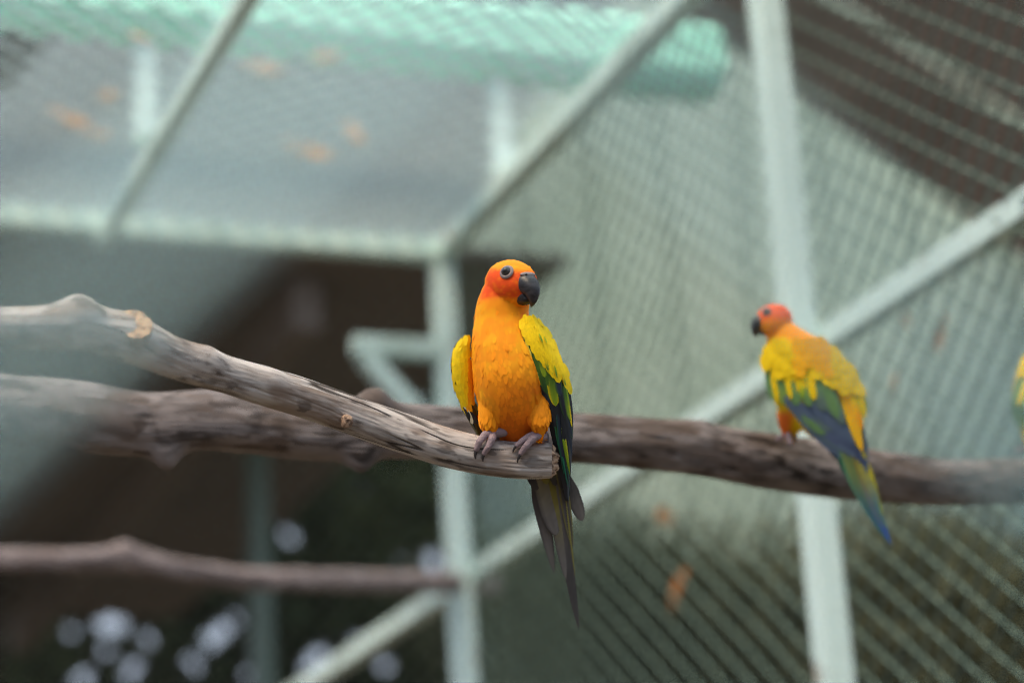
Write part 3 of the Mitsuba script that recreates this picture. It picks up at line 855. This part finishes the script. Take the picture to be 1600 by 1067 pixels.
def wing_surface(ys, mid, half, zc, fall_l, fall_r):
    fm, fh, fz = (PchipInterpolator(ys, v) for v in (mid, half, zc))
    def s(px, py):
        def z(x, y):
            y = np.clip(y, ys[0], ys[-1])
            d = (x - fm(y)) / fh(y)
            return float(fz(y) - np.where(d < 0, fall_l, fall_r) * np.minimum(d * d, 2.5))
        e = 3.0
        gx, gy = (z(px + e, py) - z(px - e, py)) / (2 * e * b1.k), -(z(px, py + e) - z(px, py - e)) / (2 * e * b1.k)
        n = np.array([-np.clip(gx, -1.5, 1.5), -np.clip(gy, -1, 1), 1.0])
        return z(px, py), n / np.linalg.norm(n)
    return s, fm, fh, fz


def wing_solid(b, ys, fm, fh, surf, thick):
    """The wing's fleshy core under its feathers."""
    pts = []
    V = []
    n = 14
    yy = np.linspace(ys[0], ys[-1], 40)
    for y in yy:
        xs = fm(y) + fh(y) * np.cos(np.linspace(np.pi, 0, n)) * 0.9
        up = [b.q(x, y, surf(x, y)[0] - 0.6) for x in xs]
        th = thick * np.sqrt(np.clip(1 - ((xs - fm(y)) / fh(y)) ** 2, 0.02, 1)) + 0.4
        dn = [u - np.array([0, 0, t_]) for u, t_ in zip(up, th)]
        V.append(np.array(up + dn[::-1]))
    V = np.array(V)
    F = grid_faces(len(yy), 2 * n, True)
    k = np.arange(2 * n)
    N = V.shape[0] * 2 * n
    F = np.vstack([F, np.stack([k * 0 + N, (k + 1) % (2 * n), k], 1), np.stack([k * 0 + N + 1, N - 2 * n + k, N - 2 * n + (k + 1) % (2 * n)], 1)])
    return np.vstack([V.reshape(-1, 3), V[0].mean(0), V[-1].mean(0)]), F


def c1(X, Y):
    return 660 + X / 3.137, 380 + Y / 3.137


def c2(X, Y):
    return 660 + X / 2.883, 640 + Y / 2.883


def spec(conv, X0, Y0, X1, Y1, w, ca, cb, ce, layer, tip, scale):
    return (*conv(X0, Y0), *conv(X1, Y1), w / scale, ca, cb, ce, layer, tip)


def w1(*a):
    return spec(c1, *a, 3.137)


def w2(*a):
    return spec(c2, *a, 2.883)


# the wing at the viewer's right
ys = [494, 510, 540, 580, 620, 660, 700, 740, 785]
surf_r, fm, fh, fz = wing_surface(ys, [828, 832, 842, 856, 868, 876, 880, 884, 888], [9, 18, 26, 29, 27, 22, 16, 10, 3], [22, 24, 26, 24, 18, 10, 2, -8, -18], 3.5, 15)
POLY = [(478, 392), (500, 364), (540, 362), (575, 385), (620, 448), (665, 535), (700, 630), (720, 715), (700, 705), (668, 650), (632, 640), (606, 600), (588, 560), (545, 530), (512, 480), (484, 430)]
vw, fw_ = wing_solid(b1, ys, fm, fh, surf_r, 9)
px_, py_ = (vw[:, 0] / b1.k + 800 - 660) * 3.137, (560 - vw[:, 1] / b1.k - 380) * 3.137
wcol = np.array([YEL if inside(POLY, x_, y_) or y_ < 420 or (x_ > 560 + 0.42 * (y_ - 440) and y_ < 640) else (DGRN if y_ < 620 else INK) for x_, y_ in zip(px_, py_)])
wr = obj('wing', (b1.world(vw), fw_), 'feather_mat', bird, smooth=True, color=wcol)
flight = [w2(640, 20, 676, 215, 34, INK, INKB, None, 0.2, 0.5), w2(628, 10, 668, 345, 34, INK, INK, None, 0.6, 0.7), w2(606, 0, 664, 395, 34, INKB, INK, TEAL, 1.0, 0.75), w2(590, 10, 660, 330, 28, DGRN, INK, TEAL, 1.5, 0.8),
          w1(640, 690, 700, 1000, 70, INK, INK, None, 1.0, 0.5), w1(610, 640, 672, 960, 62, INKB, INK, None, 1.2, 0.5), w1(690, 720, 735, 960, 40, INK, INKB, GRN, 1.3, 0.5),
          w2(622, 70, 662, 285, 15, LGRN, LGRN, DGRN, 2.0, 0.6), w2(606, 75, 655, 350, 9, TEAL, TEAL, None, 2.1, 0.6), w2(640, 110, 664, 300, 10, (0.5, 0.5, 0.02), LGRN, None, 2.2, 0.6)]
feathers_at(b1, flight, surf_r, wr, 'flight_feather', rng, thick=0.45)
cov = [w1(500, 470, 560, 640, 44, DGRN, GRN, INKB, 1.6, 0.3), w1(512, 480, 590, 700, 46, DGRN, GRN, DGRN, 1.8, 0.3), w1(545, 540, 608, 735, 44, GRN, DGRN, INKB, 2.0, 0.3), w1(560, 520, 600, 655, 44, GRN, LGRN, GRN, 2.4, 0.35),
       w1(600, 600, 632, 770, 44, GRN, GRN, INKB, 2.1, 0.3), w1(622, 600, 652, 795, 54, GRN, LGRN, YEL, 2.5, 0.25), w1(655, 620, 672, 745, 44, INK, INKB, GRN, 2.2, 0.3), w1(690, 680, 722, 870, 46, GRN, LGRN, INK, 2.3, 0.35),
       w1(665, 680, 700, 860, 36, INK, INK, DGRN, 2.1, 0.4), w1(700, 700, 728, 900, 26, LGRN, YEL, GRN, 2.6, 0.4)]
feathers_at(b1, cov, surf_r, wr, 'covert_feather', rng, thick=0.45)
ycov = []
for Yr in np.arange(372, 715, 20):
    for Xr in np.arange(475, 725, 21):
        X, Y = Xr + rng.uniform(-5, 5) + (Yr * 0.5) % 11, Yr + rng.uniform(-5, 5)
        if inside(POLY, X, Y + 6):
            g = (Y - 370) / 340
            dx, dy = (0.35 + 0.1 * rng.normal(), 1.0)
            L = (46 + 34 * g) * rng.uniform(0.9, 1.2)
            ca = np.array(YEL) * rng.uniform(0.93, 1.04)
            tint = np.array(LGRN) if rng.uniform() < 0.10 * g + 0.02 else ca
            ycov.append(w1(X - dx * L * 0.35, Y - dy * L * 0.35, X + dx * L * 0.6, Y + dy * L * 0.6, 34 + 10 * g, ca, 0.7 * ca + 0.3 * tint, None, 2.6 + 0.7 * (1 - g) + 0.05 * rng.uniform(), 0.2))
ycov.sort(key=lambda f_: -f_[1])
ycov += [w1(566, 448, 580, 492, 13, LGRN, GRN, YEL, 7.4, 0.6), w1(588, 462, 596, 496, 10, LGRN, LGRN, YEL, 7.3, 0.6), w1(640, 600, 650, 660, 14, LGRN, GRN, YEL, 6.0, 0.6), w1(676, 640, 690, 700, 14, YEL, GRN, LGRN, 5.8, 0.6), w1(600, 560, 612, 622, 15, YEL, GRN, LGRN, 6.2, 0.6)]
feathers_at(b1, ycov, surf_r, wr, 'covert_feather', rng, cup=0.03, n=9, soft=0.85, thick=0.45)
edge = [w1(480 + 14 * k, 400 + 42 * k, 503 + 16 * k, 470 + 42 * k, 15, YEL, (0.75, 0.62, 0.10), None, 1.4, 0.3) for k in range(6)]
feathers_at(b1, edge, surf_r, wr, 'covert_feather', rng, thick=0.45)

# the wing at the viewer's left, seen edge on
ys = [524, 540, 570, 600, 630, 655, 683]
surf_l, fm, fh, fz = wing_surface(ys, [730, 722, 718, 721, 729, 738, 749], [6, 13, 15.5, 14.5, 12.5, 9, 3], [4, 6, 6, 4, 0, -4, -8], 9, 5)
wl = obj('wing', (lambda vf: (b1.world(vf[0]), vf[1]))(wing_solid(b1, ys, fm, fh, surf_l, 9)), 'feather_mat', bird, smooth=True, color=np.tile((0.10, 0.075, 0.02), (40 * 28 + 2, 1)))
feathers_at(b1, [w1(146, 590, 160, 740, 17, INK, INK, None, 0.4, 0.4), w1(146, 660, 200, 830, 17, INK, INK, None, 0.4, 0.5), w1(175, 760, 262, 915, 22, INK, INK, None, 0.3, 0.6), w1(205, 800, 296, 940, 38, INK, GREY, None, 0.5, 0.6),
                 w1(240, 760, 300, 905, 34, OLIVE, GREY, None, 0.2, 0.6), w1(208, 800, 250, 884, 32, PALE, PALE, None, 1.4, 0.3)], surf_l, wl, 'flight_feather', rng)
PL = [(238, 462), (200, 468), (168, 500), (150, 555), (144, 600), (150, 660), (165, 730), (190, 790), (212, 830), (242, 800), (246, 730), (240, 600)]
ycov = []
for Yr in np.arange(464, 830, 18):
    for Xr in np.arange(140, 250, 17):
        X, Y = Xr + rng.uniform(-4, 4), Yr + rng.uniform(-4, 4)
        if inside(PL, X, Y + 4):
            L = 46 * rng.uniform(0.9, 1.2)
            ca = np.array(YEL) * rng.uniform(0.84, 1.06)
            if X > 222 and Y > 540:
                ca = 0.5 * ca + 0.5 * np.array(ORA)
            dx = 0.25 if Y > 600 else (-0.3 if X < 190 and Y < 520 else 0.0)
            ycov.append(w1(X - dx * L * 0.35, Y - L * 0.35, X + dx * L * 0.6, Y + L * 0.6, 28, ca, ca * 0.97, None, 1.6 + 0.6 * (830 - Y) / 370 + 0.05 * rng.uniform(), 0.2))
ycov.sort(key=lambda f_: -f_[1])
feathers_at(b1, ycov, surf_l, wl, 'covert_feather', rng, cup=0.03, n=9, soft=0.85, thick=0.45)

# tail, hanging down behind the perch
def surf_t(px, py):
    g = np.clip((py - 720) / 270, 0, 1)
    return -24 - 14 * g, np.array([0.10, 0.05, 1.0])


TG, TD, TM = (0.150, 0.132, 0.120), (0.070, 0.062, 0.060), (0.20, 0.18, 0.12)
tail = [w2(655, 300, 730, 514, 62, TD, TG, TD, -6.0, 0.25),
        w2(500, 240, 600, 756, 74, TD, TG, TD, -4.0, 0.9),
        w2(585, 250, 713, 1018, 62, TD, TD, None, -3.0, 0.8),
        w2(600, 250, 693, 872, 52, TG, TD, TD, -2.0, 0.6),
        w2(575, 250, 652, 784, 62, OLIVE, TG, TD, -1.0, 0.6),
        w2(520, 240, 606, 580, 88, TM, TG, TD, 0.4, 0.3),
        w2(620, 240, 680, 640, 46, TD, TD, OLIVE, 0.8, 0.7),
        w2(650, 420, 692, 770, 9, OLIVE, OLIVE, None, 1.2, 0.8),
        w2(470, 260, 520, 372, 46, INK, TD, None, 1.0, 0.5)]
feathers_at(b1, tail, surf_t, bird, 'tail_feather', rng, cup=0.10, n=22)
feathers_at(b1, [w2(540, 250, 562, 345, 40, YOR, OLIVE, None, 2.0, 0.3), w2(585, 220, 600, 352, 46, OLIVE, TD, None, 2.2, 0.4), w2(615, 200, 630, 380, 40, TD, TD, OLIVE, 2.4, 0.5)], surf_t, bird, 'tail_covert', rng)


# ---- the two birds behind
def back_bird(b, conv, sc, label, seed, roll=0.0, ahead=False):
    """A parrot seen from behind, its head turned to the left; conv and sc: the photograph's coordinates it is read from."""
    rng = np.random.default_rng(seed)
    k = thing('parrot', label, 'parrot')
    cr, sr = math.cos(roll), math.sin(roll)
    class BB_(Bird):
        def __init__(self): pass
        def world(self, v):
            v = np.asarray(v, float)
            v = np.concatenate([v[..., :1] * cr - v[..., 1:2] * sr, v[..., :1] * sr + v[..., 1:2] * cr, v[..., 2:]], -1)
            return Bird.world(self, v)
    w = BB_()
    w.o, w.c, w.k = b.o, b.c, b.k
    R = lambda y, xl, xr, hd, z: (conv(0, y)[1], (conv(xl, 0)[0] + conv(xr, 0)[0]) / 2, (xr - xl) / 2 / sc, hd, z)
    body = loft(w, [R(150, 232, 330, 13, -2), R(185, 244, 380, 18, -2), R(215, 240, 436, 22, -2), R(250, 232, 490, 26, 0), R(300, 226, 540, 29, 2), R(360, 230, 572, 31, 3), R(420, 246, 590, 30, 3), R(480, 280, 597, 27, 3),
                    R(540, 345, 600, 22, 6), R(600, 430, 604, 16, 9), R(660, 490, 606, 11, 12), R(700, 530, 610, 7, 14)])
    HCb = w.q(*conv(265, 148), 0)
    f = np.array([0.25, -0.1, -0.95] if ahead else [-0.80, -0.25, 0.22]); f /= np.linalg.norm(f)
    u = np.array([-0.15, 1, 0.05]); u = u - f * (u @ f); u /= np.linalg.norm(u)
    l = np.cross(f, u); l = l if l[2] > 0 or ahead else -l
    leg = 90 if ahead else 0
    turn = np.array([[cr, -sr, 0], [sr, cr, 0], [0, 0, 1]])
    body = body + ball(HCb, (18.5, 16.0, 16.5), np.array([f, l, u])) + chain([(w.q(*conv(330 + leg, 500), -4), 14), (w.q(*conv(322 + leg, 545), -6), 9), (w.q(*conv(318 + leg, 575), -6), 4.5)])
    m_ = smoothed(body, 4.0, 10)
    X_ = lambda p: ((p[:, 0] / w.k + w.c[0]) - conv(0, 0)[0]) * sc
    Y_ = lambda p: ((w.c[1] - p[:, 1] / w.k) - conv(0, 0)[1]) * sc
    def col(p):
        x, y = X_(p), Y_(p)
        nz = meshkit.fbm(p / 12.0, 3, seed)
        c = np.tile(YEL, (len(p), 1))
        c = blend(c, YOR, smooth01((260 - y) / 60 + (nz - 0.5)) * 0.9)
        c = blend(c, (0.88, 0.30, 0.01), smooth01((x - 330) / 60) * smooth01((430 - x) / 60) * smooth01((330 - y) / 80) * 0.6)
        c = blend(c, (0.80, 0.10, 0.025), smooth01((178 - y + (nz - 0.5) * 40) / 60) * 0.95)
        c = blend(c, GRN if ahead else (0.80, 0.16, 0.02), smooth01((y - (400 if ahead else 470)) / 40) * smooth01((350 - x) / 40))
        c = blend(c, INKB, smooth01((y - 520 + 0.0 * x) / 60) * smooth01((x - 380) / 40))
        return c
    def flow(p):
        y = Y_(p)
        wt = smooth01((210 - y) / 60)[:, None]
        return np.array([0.35, -1, 0.05]) * (1 - wt) + wt * (-f + np.array([0.3, -0.5, 0]))
    ebc = w.q(*conv(232, 112), 0)
    vv_ = m_.vertices
    nr_ = (np.hypot(vv_[:, 0] - ebc[0], vv_[:, 1] - ebc[1]) < 4) & (vv_[:, 2] > HCb[2])
    E = np.array([ebc[0], ebc[1], vv_[nr_, 2].max()])
    En = m_.vertex_normals[nr_][np.argmax(vv_[nr_, 2])]
    bb = w.q(*conv(205, 175), 0)
    keep = lambda p, nv: (np.linalg.norm(p - E, axis=1) > 6.5) & ((p - HCb) @ f < 15.5)
    obj('body', (w.world(m_.vertices), m_.faces), 'feather_mat', k, smooth=True, color=np.clip(col(np.asarray(m_.vertices)) * 0.9, 0.003, 0.95))
    V, F, C, N = plumage(w, m_, 1700, flow, col, lambda p: 5.0 + 7 * smooth01((Y_(p) - 150) / 120), rng, keep, 0.07)
    Nw = np.concatenate([N[:, :1] * cr - N[:, 1:2] * sr, N[:, :1] * sr + N[:, 1:2] * cr, N[:, 2:]], -1)
    obj('plumage', (w.world(V), F), 'feather_mat', k, color=C, normals=dirs(Nw), kind='stuff')
    make_eye(w, E, En * 0.6 + np.array([-0.2, 0.2, 0.9]) * 0.4, 3.3, k)
    make_beak(w, HCb - f * 3.5 + u * 2, f, u, l, k, 0.86)
    q = w.q
    conv_ = lambda X, Y: conv(X + leg, Y)
    make_foot(w, [([(q(*conv_(318, 572), -6), 4), (q(*conv_(300, 588), -8), 3.3), (q(*conv_(285, 600), -14), 2.8)], (q(*conv_(278, 606), -16), q(*conv_(276, 614), -20))),
                  ([(q(*conv_(320, 574), -4), 4), (q(*conv_(322, 592), 4), 3.3), (q(*conv_(324, 610), 9), 2.8)], (q(*conv_(325, 620), 10), q(*conv_(326, 628), 8))),
                  ([(q(*conv_(320, 574), -6), 4), (q(*conv_(340, 588), -6), 3.3), (q(*conv_(352, 600), -12), 2.8)], None)],
              [(q(*conv_(320, 552), -6), 4.2), (q(*conv_(319, 576), -6), 4.2)], k, 1.5)
    def surf(px, py):
        x, y = (px - conv(0, 0)[0]) * sc, (py - conv(0, 0)[1]) * sc
        mid = np.interp(y, [200, 300, 420, 540, 660, 760, 1000], [345, 385, 425, 480, 560, 600, 690])
        hw = np.interp(y, [200, 300, 420, 540, 660, 760, 1000], [130, 170, 185, 160, 95, 60, 40])
        zc = np.interp(y, [200, 300, 420, 540, 660, 760, 1000], [23, 31, 34, 31, 27, 22, 14])
        d = np.clip((x - mid) / hw, -1.15, 1.15)
        n = np.array([0.75 * d, 0.08, 1.0])
        return zc - 17 * d * d, n / np.linalg.norm(n)
    s = lambda *a: spec(conv, *a, sc)
    BLU, BG = (0.085, 0.12, 0.19), (0.10, 0.15, 0.14)
    g2 = (0.13, 0.25, 0.09)
    tailf = [s(500, 600, 694, 985, 74, (0.20, 0.25, 0.08), (0.03, 0.07, 0.32), (0.05, 0.25, 0.16), 1.0, 0.85), s(530, 600, 700, 995, 60, OLIVE, (0.04, 0.08, 0.36), (0.10, 0.26, 0.12), 1.6, 0.85),
             s(545, 600, 676, 930, 56, (0.36, 0.33, 0.06), (0.06, 0.16, 0.22), OLIVE, 2.2, 0.8), s(585, 640, 662, 880, 34, (0.60, 0.50, 0.02), (0.30, 0.40, 0.05), OLIVE, 2.8, 0.7), s(470, 590, 640, 880, 50, TEAL, (0.04, 0.16, 0.22), None, 0.6, 0.8)]
    feathers_at(w, tailf, surf, k, 'tail_feather', rng, n=16, turn=turn)
    fl = [s(300, 440, 606, 722, 76, BLU, BLU, None, 1.0, 0.6), s(285, 430, 560, 660, 66, BLU, BLU, BG, 1.4, 0.5), s(330, 430, 600, 690, 60, BLU, (0.07, 0.09, 0.17), None, 1.8, 0.6), s(420, 430, 602, 700, 66, BLU, (0.06, 0.08, 0.15), None, 2.2, 0.6),
          s(285, 420, 470, 560, 60, BLU, BG, None, 2.4, 0.4), s(560, 480, 604, 722, 46, INKB, BLU, None, 1.8, 0.6), s(380, 430, 560, 610, 66, BLU, BLU, None, 2.6, 0.5), s(350, 470, 450, 575, 62, g2, g2, BG, 3.0, 0.3)]
    feathers_at(w, fl, surf, k, 'flight_feather', rng, turn=turn)
    cv = [s(236, 330, 262, 450, 46, g2, g2, None, 3.0, 0.3), s(258, 330, 300, 465, 50, g2, (0.2, 0.3, 0.06), None, 3.2, 0.3), s(300, 330, 345, 468, 54, g2, g2, None, 3.3, 0.3), s(345, 330, 390, 470, 54, g2, g2, None, 3.4, 0.3), s(385, 330, 440, 490, 56, g2, BG, None, 3.5, 0.3),
          s(425, 340, 490, 515, 60, g2, g2, BG, 3.6, 0.3), s(450, 400, 510, 540, 46, g2, BG, None, 3.7, 0.3), s(575, 390, 592, 500, 40, g2, g2, None, 3.2, 0.3),
          s(250, 340, 278, 462, 26, YEL, YEL, LGRN, 4.0, 0.4), s(300, 340, 322, 445, 24, YEL, YEL, LGRN, 4.1, 0.4), s(388, 320, 400, 446, 40, YEL, YEL, LGRN, 4.2, 0.3), s(350, 340, 362, 440, 22, YEL, LGRN, None, 4.1, 0.4),
          s(500, 360, 578, 640, 48, (0.90, 0.42, 0.01), (0.86, 0.46, 0.02), YEL, 4.6, 0.5), s(540, 380, 575, 560, 36, YEL, YOR, YEL, 4.4, 0.5), s(560, 340, 588, 515, 40, YEL, YEL, LGRN, 4.4, 0.4)]
    feathers_at(w, cv, surf, k, 'covert_feather', rng, turn=turn)
    yc = []
    top = lambda x: np.interp(x, [220, 300, 380, 440, 500, 560, 600], [345, 372, 345, 372, 415, 430, 430])
    for Yr in np.arange(235, 430, 32):
        for Xr in np.arange(225, 600, 34):
            X, Y = Xr + rng.uniform(-8, 8) + (Yr % 2) * 12, Yr + rng.uniform(-7, 7)
            lo, hi = np.interp(Y, [235, 300, 430], [236, 226, 250]), np.interp(Y, [235, 300, 430], [460, 535, 588])
            if lo < X < hi and Y + 20 < top(X):
                ca = np.array(YEL) * rng.uniform(0.85, 1.08)
                if 330 < X < 450 and Y < 330:
                    ca = 0.5 * ca + 0.5 * np.array(YOR)
                yc.append(s(X - 12, Y - 26, X + 12, Y + 36, 46, ca, ca, None, 5.0 + rng.uniform() * 0.5, 0.2))
    yc.sort(key=lambda f_: -f_[1])
    feathers_at(w, yc, surf, k, 'covert_feather', rng, n=8, turn=turn, soft=0.8, cup=0.04)
    return k


c3 = lambda X, Y: (1100 + X / 2.424, 440 + Y / 2.424)
b2 = Bird(1265, 600, 2.385, (1265, 600))
back_bird(b2, c3, 2.424, 'parrot seen from behind on the thick branch, yellow back and head turned left', 31)
b3 = Bird(1645, 632, 2.54, (1265, 600))
back_bird(b3, c3, 2.424, 'parrot cut off by the right edge with only yellow and green wing showing', 37, roll=-0.50, ahead=True)

# ---------------------------------------------------------------- fallen leaves caught in the mesh
LV = lin(205, 120, 50)
scene['dead_leaf_mat'] = {'type': 'principledthin', 'base_color': rgb(0.50, 0.21, 0.08), 'roughness': 0.6, 'diff_trans': 0.8}
scene['pale_leaf_mat'] = {'type': 'principledthin', 'base_color': rgb(0.58, 0.40, 0.28), 'roughness': 0.6, 'diff_trans': 0.8}
scene['tan_leaf_mat'] = {'type': 'principledthin', 'base_color': rgb(0.60, 0.36, 0.20), 'roughness': 0.6, 'diff_trans': 0.8}


def on_plane(px, py, axis, val):
    v = FWD + RT * (px - 800) / FOCAL + UP * (533.5 - py) / FOCAL
    return CAM + v * ((val - CAM[axis]) / v[axis])


def dead_leaf(px, py, wall, size, mat, label, seed):
    rng = np.random.default_rng(seed)
    c = on_plane(px, py, 0, XR + TUBE / 2 + 0.014) if wall else on_plane(px, py, 2, ZC + TUBE / 2 + 0.012)
    e1, e2, n = (np.array([0, 1.0, 0]), np.array([0, 0, 1.0]), np.array([1.0, 0, 0])) if wall else (np.array([1.0, 0, 0]), np.array([0, 0.62, 0.78]), np.array([0, -0.78, 0.62]))
    a = rng.uniform(0, 6.28)
    d, s_ = math.cos(a) * e1 + math.sin(a) * e2, -math.sin(a) * e1 + math.cos(a) * e2
    g = np.linspace(-1, 1, 9)
    w = 0.42 * np.sqrt(np.clip(1 - np.abs(g) ** 2.3, 0, 1)) * (1 - 0.25 * g)
    sv = np.linspace(-1, 1, 5)
    V = c + size / 2 * (g[:, None, None] * d + (sv[None] * w[:, None])[..., None] * s_ + (0.35 * (sv[None] ** 2) * w[:, None] + 0.25 * g[:, None] ** 2)[..., None] * n)
    k = thing('fallen_leaf', label, 'leaf')
    obj('blade', (V.reshape(-1, 3), grid_faces(9, 5)), mat, k, smooth=True)
    st_ = np.array([c + size / 2 * (-(1 + 0.35 * q_) * d + 0.25 * (1 + q_ * 0.4) * n) for q_ in np.linspace(0, 1, 4)])
    obj('stalk', rod(st_, 0.0012, 5), mat, k)


for px, py, wall, sz, mat, lab in (
        (1052, 918, True, 0.10, 'dead_leaf_mat', 'bright orange dead leaf stuck to the side mesh low in the middle'),
        (1030, 805, True, 0.075, 'tan_leaf_mat', 'tan dead leaf on the side mesh just below the thick branch'),
        (1465, 520, True, 0.055, 'dead_leaf_mat', 'rust brown leaf on the side mesh right of the second bird'),
        (1412, 494, True, 0.035, 'tan_leaf_mat', 'small faint leaf on the side mesh above the mid rail near the second bird'),
        (1395, 598, True, 0.040, 'tan_leaf_mat', 'small pinkish leaf on the side mesh beside the back of the second bird'),
        (475, 238, False, 0.11, 'tan_leaf_mat', 'peach coloured leaf in the middle of the roof mesh'),
        (551, 213, False, 0.085, 'pale_leaf_mat', 'pale yellow leaf on the roof mesh right of the peach one'),
        (406, 112, False, 0.10, 'pale_leaf_mat', 'pale tan leaf on the roof mesh just right of the rafter'),
        (505, 92, False, 0.085, 'pale_leaf_mat', 'whitish dry leaf on the roof mesh below the mint rail'),
        (168, 150, False, 0.065, 'tan_leaf_mat', 'small reddish leaf on the roof mesh left of the left strut'),
        (105, 190, False, 0.090, 'pale_leaf_mat', 'broad brown leaf on the roof mesh near the left edge'),
        (150, 212, False, 0.060, 'pale_leaf_mat', 'faint dry leaf on the roof mesh below the broad brown one'),
        (214, 62, False, 0.065, 'tan_leaf_mat', 'orange leaf at the top of the left strut under the rail')):
    dead_leaf(px, py, wall, sz, mat, lab, int(px * 7 + py))
